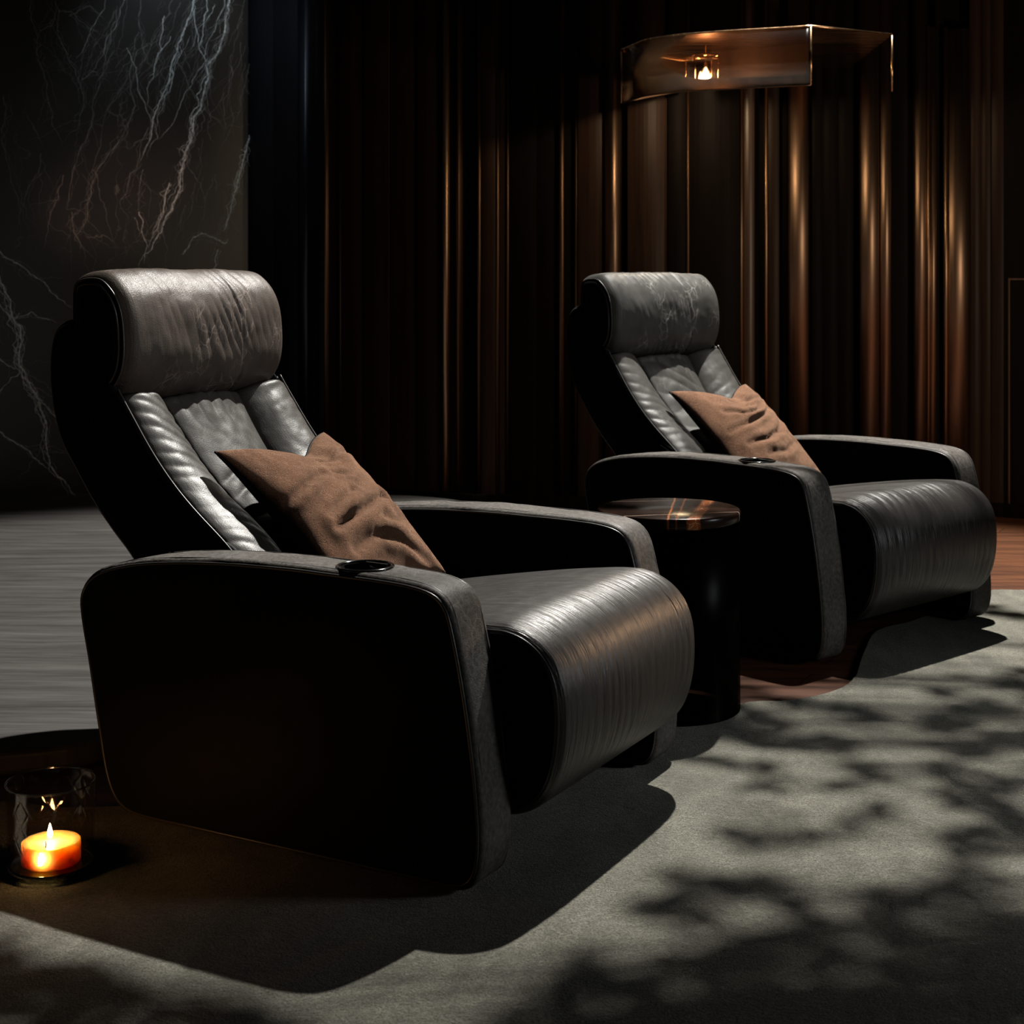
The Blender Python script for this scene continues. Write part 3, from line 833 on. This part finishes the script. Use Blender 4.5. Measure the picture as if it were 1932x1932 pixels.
# marble wall
p0 = np.array(at(468, 8.72)); p1 = np.array((-2.75, 8.02)); dd = (p0-p1)/np.linalg.norm(p0-p1)
mn = np.array([-dd[1], dd[0]])                       # away from the room
def on_slab(px, py):
    r = np.array([(px-966)/F_PX, 1.0])
    t = (p0 @ mn)/(r @ mn); q = r*t
    return ((q-p0) @ dd, CZ-(py-YH)/F_PX*t)
rv = random.Random(5)
def crack(pts, rough, depth=5):
    P = [np.array(p, float) for p in pts]
    for _ in range(depth):
        Q = [P[0]]
        for a, b_ in zip(P[:-1], P[1:]):
            l = np.linalg.norm(b_-a); n_ = np.array([-(b_-a)[1], (b_-a)[0]])
            Q += [(a+b_)/2 + n_*rv.gauss(0, rough), b_]
        P = Q
    return np.array(P)
MV, MF, MM = [], [], []
def ribbon(P, w0, w1, mi):
    b = len(MV); n = len(P); T = np.gradient(P, axis=0); T /= np.linalg.norm(T, axis=1)[:, None]+1e-9
    y = -.0005 - .0001*rv.random()
    for i in range(n):
        f = i/(n-1); w = .68*(w0+(w1-w0)*f)*(.45+.9*rv.random()**1.5)
        if f > .85: w *= (1-f)/.15+.05
        nx, nz = -T[i, 1]*w/2, T[i, 0]*w/2
        MV.append((P[i, 0]-nx, y, P[i, 1]-nz)); MV.append((P[i, 0]+nx, y, P[i, 1]+nz))
    for i in range(n-1): MF.append((b+2*i, b+2*i+2, b+2*i+3, b+2*i+1)); MM.append(mi)
def vein(px, w, mi, strands=0, branch=3, spread=.012):
    pts = [on_slab(*p) for p in px]
    main = crack(pts, .07, 4)
    ribbon(main, w, w*.55, mi)
    for k in range(strands):
        o_ = np.array([rv.gauss(0, spread), rv.gauss(0, spread*.3)])
        a, b_ = sorted((rv.random(), rv.random())); a = int(a*len(main)*.7); b_ = max(a+8, int(len(main)*(.3+.7*b_)))
        seg = main[a:b_:4]
        if len(seg) > 2: ribbon(crack(seg + o_ + np.array([[rv.gauss(0, .012), 0] for _ in seg]), .08, 2), w*.35, w*.2, 1 if rv.random() < .6 else mi)
    for k in range(branch):
        i = rv.randrange(len(main)-2); d_ = main[min(i+6, len(main)-1)]-main[i]; l = np.linalg.norm(d_)+1e-9
        an = rv.choice((-1, 1))*rv.uniform(.3, .8); d_ = d_/l
        d_ = np.array([d_[0]*math.cos(an)-d_[1]*math.sin(an), d_[0]*math.sin(an)+d_[1]*math.cos(an)])
        L = rv.uniform(.08, .38)
        ribbon(crack([main[i], main[i]+d_*L*.5+np.array([rv.gauss(0, .03), 0]), main[i]+d_*L], .10, 4), w*.4, w*.15, 1)
vein([(442, -40), (432, 20), (425, 45), (410, 100), (388, 160), (378, 205), (365, 240), (350, 285), (340, 330), (325, 385), (303, 440), (272, 480), (255, 530)], .015, 0, 14, 7)
vein([(368, -30), (362, 20), (345, 62), (328, 110), (312, 170), (297, 205), (285, 260), (262, 310)], .010, 0, 8, 5)
vein([(395, -30), (392, 20), (383, 65), (375, 92)], .008, 0, 3, 2)
vein([(366, 20), (372, 60), (376, 92), (390, 130), (400, 150)], .007, 0, 3, 2)
vein([(310, 30), (307, 60), (305, 92), (292, 122), (278, 150)], .007, 0, 3, 3)
vein([(268, -20), (262, 40), (268, 90), (278, 118), (283, 125)], .005, 1, 4, 3)
vein([(470, 255), (462, 290), (452, 330), (440, 375), (428, 420), (422, 440)], .009, 0, 8, 3)
vein([(345, 480), (365, 448), (388, 441), (408, 452), (424, 460), (432, 450)], .009, 0, 4, 2)
vein([(412, 470), (408, 500), (400, 560)], .006, 0, 3, 2)
vein([(262, 400), (268, 440), (278, 465), (272, 500)], .007, 0, 4, 2)
vein([(320, 345), (312, 375), (298, 430), (280, 460)], .008, 0, 8, 3)
vein([(330, 105), (350, 145), (368, 180), (385, 205), (410, 225), (428, 245)], .004, 1, 3, 2)
vein([(470, 120), (458, 170), (445, 230)], .004, 1, 8, 2)
vein([(-30, 455), (5, 480), (40, 502), (90, 540), (140, 585)], .010, 0, 5, 4)
vein([(-20, 500), (8, 548), (22, 590), (40, 640), (36, 690), (60, 735), (75, 765), (86, 830), (95, 880), (128, 915), (155, 950)], .014, 0, 10, 6)
vein([(-30, 560), (20, 600), (60, 588), (110, 610)], .008, 0, 3, 3)
vein([(-20, 672), (15, 690), (38, 698)], .008, 0, 3, 2)
vein([(-20, 790), (20, 830), (55, 850), (100, 890)], .009, 0, 5, 3)
vein([(38, 700), (-20, 760)], .006, 0, 2, 2)
vein([(75, 755), (110, 790), (150, 830)], .006, 0, 2, 2)
for px in ([(55, -20), (72, 70), (76, 120), (88, 180), (98, 230), (113, 280)], [(104, -20), (110, 30), (116, 80), (130, 115), (148, 150), (158, 190), (150, 230), (113, 275)],
           [(220, 20), (205, 90), (185, 170), (165, 255), (142, 310), (130, 370), (128, 400)], [(262, 60), (248, 110), (245, 150), (256, 200), (240, 240), (205, 290), (172, 360), (165, 400), (142, 445), (160, 470), (190, 510)],
           [(5, 180), (10, 210), (3, 250), (18, 320), (35, 380), (42, 440)], [(78, 290), (55, 350), (40, 400)], [(120, 330), (95, 400), (80, 470)], [(135, 400), (140, 440), (150, 480)],
           [(155, 150), (175, 134), (186, 136)], [(280, 240), (262, 300), (240, 360), (225, 400)], [(270, 320), (262, 370), (260, 400)], [(110, 20), (140, 25), (165, 50), (190, 62)], [(130, 30), (170, 10), (200, 40)], [(75, 60), (100, 45), (105, 20)]):
    vein(px, .0055, 1, 4, 3)
# dense fine threads near the top
for k in range(46):
    x = rv.gauss(330, 95); y = rv.uniform(-40, 120)
    if x > 466: continue
    L = rv.uniform(40, 170); sl_ = rv.gauss(-.38, .22)
    vein([(x, y), (x+sl_*L*.5+rv.gauss(0, 5), y+L*.5), (x+sl_*L, y+L)], rv.uniform(.002, .0045), 1 if rv.random() < .75 else 0, 1, 1)
for k in range(30):
    x = rv.uniform(340, 464); y = rv.uniform(80, 420); L = rv.uniform(30, 110)
    vein([(x, y), (x-.22*L+rv.gauss(0, 4), y+L)], rv.uniform(.0018, .0035), 1, 1, 0)
sb = len(MV)
MV += [(x, y, z) for z in (-.012, 3.05) for y in (0, .06) for x in (-3.2, 0)]
for q in ((0, 1, 3, 2), (4, 6, 7, 5), (0, 4, 5, 1), (2, 3, 7, 6), (0, 2, 6, 4), (1, 5, 7, 3)): MF.append(tuple(sb+i for i in q)); MM.append(2)
mw = mesh('wall_left', MV, MF, [M['vein'], M['vein_faint'], M['marble']], None, smooth=False, mi=MM)
mw.location = (p0[0], p0[1], 0); mw.rotation_euler = (0, 0, math.atan2(dd[1], dd[0]))
tag(mw, 'black marble wall with white veins', kind='structure')

# ------------------------------------------------------------------ wall lamp
def pz(px, y, z):
    d = F_PX*(CZ-z)/(y-YH); return ((px-966)/F_PX*d, d)
LT, LB = 2.306, 2.05
lamp = empty('wall_lamp', (1.1, 7.2, 2.05))
tag(lamp, 'bronze canopy wall lamp with a glowing bulb in a glass box', 'lamp')
lo = Vector(lamp.location)
edge = [pz(*q, LT) for q in ((1173, 95), (1200, 84), (1222, 76), (1280, 67), (1340, 62), (1400, 58), (1470, 54), (1530, 50))]
edge_s = open_curve(edge[1:], 40)
right = pz(1683, 66, LT)
def loc(p): return (p[0]-lo.x, p[1]-lo.y)
outline = [edge[0]] + [tuple(p) for p in edge_s] + [right, (right[0]+.05, 7.95), (1.3, 8.1), (.60, 8.2)]
prism('canopy', [loc(p) for p in outline][::-1], LT-lo.z, LT-lo.z+.006, M['canopy'], lamp)
# bright lips of the canopy
rim = [edge[0]] + [tuple(p) for p in edge_s] + [right]
tubes('canopy_rim', [([(*loc(p), LT-lo.z+.003) for p in rim], .0042, False)], M['brass'], lamp, 6)
tubes('inner_rim', [([(*loc(p), LT-lo.z-.004) for p in (edge[0], pz(1287, 113, LT), pz(1350, 106, LT))], .006, False)], M['brass'], lamp, 6)
# curved skirt of tinted glass below the canopy's edge
M['lampglass'] = thin_glass('bronze_tinted_glass', (.62, .50, .42), .12, 1.2)
sk = [edge[0]] + [tuple(p) for p in edge_s]
V, F_ = [], []
for p in sk: V += [(*loc(p), LB-lo.z), (*loc(p), LT-lo.z)]
for k in range(len(sk)-1): F_.append((2*k, 2*k+2, 2*k+3, 2*k+1))
gs = mesh('glass_skirt', V, F_, M['lampglass'], lamp)
sm = gs.modifiers.new('Solid', 'SOLIDIFY'); sm.thickness = .005
tubes('skirt_rim', [([(*loc(p), LB-lo.z) for p in sk], .003, False)], M['bronze'], lamp, 6)
for p in (edge[0], edge[-1], right): tubes('corner_post', [([(*loc(p), LB-lo.z), (*loc(p), LT-lo.z)], .0045, False)], M['brass'], lamp, 6)
# inner bronze back plates
bp = [pz(1183, 97, LT), pz(1258, 109, LT), pz(1287, 113, LT)]
V, F_ = [], []
for p in bp: V += [(*loc((p[0]+.01, p[1]+.03)), LB-lo.z+.005+.30*(p[1]-7.25)), (*loc((p[0]+.01, p[1]+.03)), LT-lo.z)]
for k in range(len(bp)-1): F_.append((2*k, 2*k+2, 2*k+3, 2*k+1))
pk = mesh('back_plate', V, F_, M['wallbrown'], lamp, smooth=False); sm = pk.modifiers.new('Solid', 'SOLIDIFY'); sm.thickness = .01
V, F_ = [], []
for p in ((.97, 7.32), (1.40, 7.05)): V += [(*loc(p), 2.135-lo.z), (*loc(p), LT-lo.z)]
F_.append((0, 2, 3, 1))
pk = mesh('back_plate', V, F_, M['wallwood'], lamp, smooth=False); sm = pk.modifiers.new('Solid', 'SOLIDIFY'); sm.thickness = .01
def bulb_mat():
    t = NT('warm_glowing_bulb_glass')
    tr = t.n('ShaderNodeBsdfTransparent'); em = t.n('ShaderNodeEmission'); em.inputs[0].default_value = (1, .62, .32, 1); em.inputs[1].default_value = 3.5
    ad = t.n('ShaderNodeAddShader'); t.l(tr.outputs[0], ad.inputs[0]); t.l(em.outputs[0], ad.inputs[1]); t.l(ad.outputs[0], t.out.inputs[0]); return t.m
# bulb box
bxx, byy = .905, 7.03
hw_, zb, zt_ = .056, 2.10, 2.243
cs = [(bxx-hw_, byy-hw_), (bxx+hw_, byy-hw_+.012), (bxx+hw_-.02, byy+hw_), (bxx-hw_-.03, byy+hw_-.01)]
fr_ = []
for i in range(4):
    a, c_ = cs[i], cs[(i+1) % 4]
    for z in (zb, zt_): fr_.append(([(*loc(a), z-lo.z), (*loc(c_), z-lo.z)], .0028, False))
    fr_.append(([(*loc(a), zb-lo.z), (*loc(a), zt_-lo.z)], .0028, False))
box = tubes('bulb_box', fr_, M['brass'], lamp, 6)
V, F_ = [], []
for p in cs: V += [(*loc(p), zb-lo.z), (*loc(p), zt_-lo.z)]
for k in range(4): F_.append((2*k, 2*((k+1) % 4), 2*((k+1) % 4)+1, 2*k+1))
mesh('pane', V, F_, thin_glass('box_glass', (.9, .88, .85), .02, 1.0), box, smooth=False)
bx, by = bxx+.002, byy
lathe('bulb', [(0, 2.118), (.012, 2.121), (.021, 2.130), (.0255, 2.143), (.024, 2.157), (.017, 2.172), (.010, 2.184), (.008, 2.190), (0, 2.190)], bulb_mat(), lamp, 32, (bx-lo.x, by-lo.y, -lo.z))
lathe('filament', [(0, 2.119), (.012, 2.124), (.021, 2.138), (.0185, 2.152), (.010, 2.167), (.004, 2.182), (0, 2.187)], emit('bulb_filament', (1, .74, .45), 900), lamp, 24, (bx-lo.x, by-lo.y, -lo.z))
lathe('socket', [(0, 2.188), (.009, 2.188), (.010, 2.2), (.009, 2.214), (.003, 2.217), (.002, LT), (0, LT)], M['brass'], lamp, 24, (bx-lo.x, by-lo.y, -lo.z))

# ------------------------------------------------------------------ indoor tree above the rug (out of the picture; its leaves dapple the light)
KEY = Vector((1.65, 6.9, 5.85))
def to_chair(ch, p):
    (x, y), th = ch
    dx, dy = p.x-x, p.y-y
    return Vector((dx*math.cos(th)-dy*math.sin(th), dx*math.sin(th)+dy*math.cos(th), p.z))
def blocked(p):
    """would a leaf at p shade one of the armchairs?"""
    d = (p-KEY)
    for k in range(0, 60):
        t = 1 + k*.028
        q = KEY + d*t
        if q.z < .05: break
        if q.z > 1.3: continue
        for ch in (CH1, CH2):
            c = to_chair(ch, q)
            zt = .64 if c.x > -.35 else 1.26
            if -.9 < c.x < .72 and -.55 < c.y < .55 and c.z < zt: return True
    return False
rnd = random.Random(11)
tree = empty('indoor_tree', (4.1, 5.6, -.012))
tag(tree, 'leafy indoor tree beside the armchairs, beyond the right of the picture', 'tree')
TL = Vector(tree.location)
LV, LF = [], []
anchors = []
tries = 0; count = 0
while count < 3100 and tries < 120000:
    tries += 1
    g = Vector((rnd.uniform(-1.1, 2.3), rnd.uniform(2.1, 5.6), 0))
    if rnd.random() > .25 + .75*sstep(-.45, .05, g.x): continue
    if fbm(g.x*6.0+3, g.y*6.0, 1.2, 2) < -.07 + .2*rnd.random() - .30*(1-sstep(2.4, 3.0, g.y)): continue
    zz = rnd.uniform(2.35, 3.0)
    p = KEY + (g-KEY)*((KEY.z-zz)/KEY.z)
    if blocked(p) or YH+F_PX*(CZ-p.z)/p.y > -60: continue
    count += 1
    L, W = rnd.uniform(.03, .065), rnd.uniform(.010, .020)
    a = Vector((rnd.gauss(0, 1), rnd.gauss(0, 1), rnd.gauss(-.2, .35))).normalized()
    s = a.cross(Vector((rnd.gauss(0, .5), rnd.gauss(0, .5), 1))).normalized()
    nn = a.cross(s)
    b = len(LV)
    pts = [(0, 0), (.25, .75), (.5, 1), (.78, .6), (1, 0), (.78, -.6), (.5, -1), (.25, -.75)]
    for (f, w) in pts: LV.append(p + a*L*(f-.5) + s*W*w - nn*.006*w*w - TL)
    LF.append(tuple(range(b, b+8)))
    if count % 9 == 0: anchors.append(p)
def add_leaf(p):
    L, W = rnd.uniform(.03, .065), rnd.uniform(.010, .020)
    a = Vector((rnd.gauss(0, 1), rnd.gauss(0, 1), rnd.gauss(-.2, .35))).normalized()
    s = a.cross(Vector((rnd.gauss(0, .5), rnd.gauss(0, .5), 1))).normalized(); nn = a.cross(s); b = len(LV)
    for (f, w) in [(0, 0), (.25, .75), (.5, 1), (.78, .6), (1, 0), (.78, -.6), (.5, -1), (.25, -.75)]: LV.append(p + a*L*(f-.5) + s*W*w - nn*.006*w*w - TL)
    LF.append(tuple(range(b, b+8)))
extra = 0; tries = 0
while extra < 1150 and tries < 30000:          # extra leaves added to darken the near edge of the rug
    tries += 1
    g = Vector((rnd.uniform(-1.5, 1.5), rnd.uniform(1.9, 2.85), 0))
    if rnd.random() < sstep(2.35, 2.85, g.y + .25*fbm(g.x*3, g.y*3, 4, 2)): continue
    zz = rnd.uniform(2.35, 3.0); p = KEY + (g-KEY)*((KEY.z-zz)/KEY.z)
    if blocked(p) or YH+F_PX*(CZ-p.z)/p.y > -60: continue
    extra += 1; add_leaf(p)
    if extra % 12 == 0: anchors.append(p)
extra = 0
while extra < 1000:  # more leaves put in to shade the near left of the rug
    g = Vector((rnd.uniform(-1.7, -.02), rnd.uniform(1.8, 2.95), 0))
    zz = rnd.uniform(2.35, 3.0); p = KEY + (g-KEY)*((KEY.z-zz)/KEY.z)
    if blocked(p) or YH+F_PX*(CZ-p.z)/p.y > -60: extra += .01; continue
    extra += 1; add_leaf(p)
lf = mesh('leaves', LV, LF, plain('leaf_green', (.012, .022, .008), .8, Specular_IOR_Level=.05), tree, smooth=False); tag(lf, kind='stuff')
paths = [([Vector((0, 0, 0)), Vector((.02, .05, .9)), Vector((-.04, .02, 1.8)), Vector((-.1, 0, 2.8)), Vector((-.25, -.05, 3.4))], [.07, .055, .045, .035, .02], False)]
tubes('trunk', paths, plain('tree_bark', (.012, .009, .007), .9, Specular_IOR_Level=.05), tree, 10)
paths = []
for p in anchors:
    q = p - TL; s0 = Vector((-.12, 0, 2.9)) + Vector((rnd.uniform(-.05, .05), 0, rnd.uniform(-.1, .4)))
    m = s0.lerp(q, .5) + Vector((0, 0, .25))
    paths.append(([s0, m, q + Vector((0, 0, .02))], [.010, .006, .002], False))
tubes('branch', paths, plain('twig_bark', (.012, .009, .007), .9, Specular_IOR_Level=.05), tree, 5)

# ------------------------------------------------------------------ lights
def light(name, typ, loc, energy, color, **kw):
    d = bpy.data.lights.new(name, typ); d.energy = energy; d.color = color
    for k, v in kw.items(): setattr(d, k, v)
    o = bpy.data.objects.new(name, d); COL.objects.link(o); o.location = loc
    return o
def aim(o, tgt):
    o.rotation_euler = (Vector(tgt)-o.location).to_track_quat('-Z', 'Y').to_euler()
k = light('key_spot', 'SPOT', KEY, 4500, (1, .965, .90), spot_size=math.radians(76), spot_blend=.25, shadow_soft_size=.05); aim(k, (.3, 3.9, 0))
f = light('side_softlight', 'AREA', (3.3, 3.0, 1.05), 4.6, (.95, .98, 1.0), shape='RECTANGLE', size=.6, size_y=.5, spread=math.radians(80)); aim(f, (.35, 3.9, .42))
r1 = light('wall_accent', 'SPOT', (2.75, 5.2, 1.30), 50, (1, .76, .53), spot_size=math.radians(110), spot_blend=.6, shadow_soft_size=.14); aim(r1, (1.7, 7.9, 1.55))
r2 = light('seat_accent', 'SPOT', (2.5, 5.0, 1.12), 75, (1, .60, .33), spot_size=math.radians(11), spot_blend=.6, shadow_soft_size=.05); aim(r2, (.26, 3.42, .42))  # narrow warm spot added to draw the copper band on the seat front
h1 = light('headrest_fill', 'SPOT', (2.5, 2.7, 2.9), 110, (1, .96, .91), spot_size=math.radians(15), spot_blend=.6, shadow_soft_size=.06); aim(h1, (-.72, 3.82, .98))  # added fill to lift the near headrest's front, not a lamp of the room
h2 = light('headrest_fill', 'SPOT', (3.2, 4.5, 3.0), 150, (1, .97, .93), spot_size=math.radians(16), spot_blend=.6, shadow_soft_size=.06); aim(h2, (.62, 5.72, .95))  # same kind of added fill for the far headrest
mwl = light('marble_washer', 'SPOT', (-1.25, 7.75, 3.5), 30, (.82, .95, 1.0), spot_size=math.radians(66), spot_blend=.9, shadow_soft_size=.1); aim(mwl, (-1.75, 8.45, 2.5))
mw2 = light('marble_glow_fill', 'SPOT', (-2.65, 6.6, 1.0), 85, (1, .55, .33), spot_size=math.radians(24), spot_blend=1.0, shadow_soft_size=.1); aim(mw2, (-2.18, 8.4, 1.70))  # added spot imitating a warm reflection in the marble

W = bpy.data.worlds.new('world'); S.world = W; W.use_nodes = True
bg = W.node_tree.nodes.get('Background'); bg.inputs[0].default_value = (.006, .0065, .008, 1); bg.inputs[1].default_value = .6

S.view_settings.view_transform = 'Standard'
S.view_settings.look = 'None'
S.view_settings.exposure = 0.0
S.view_settings.gamma = 1.0
S.view_settings.use_curve_mapping = False
S.cycles.use_denoising = True
S.cycles.sample_clamp_indirect = 4
S.cycles.caustics_reflective = False
S.cycles.caustics_refractive = False
S.cycles.transparent_max_bounces = 16
S.cycles.diffuse_bounces = 0
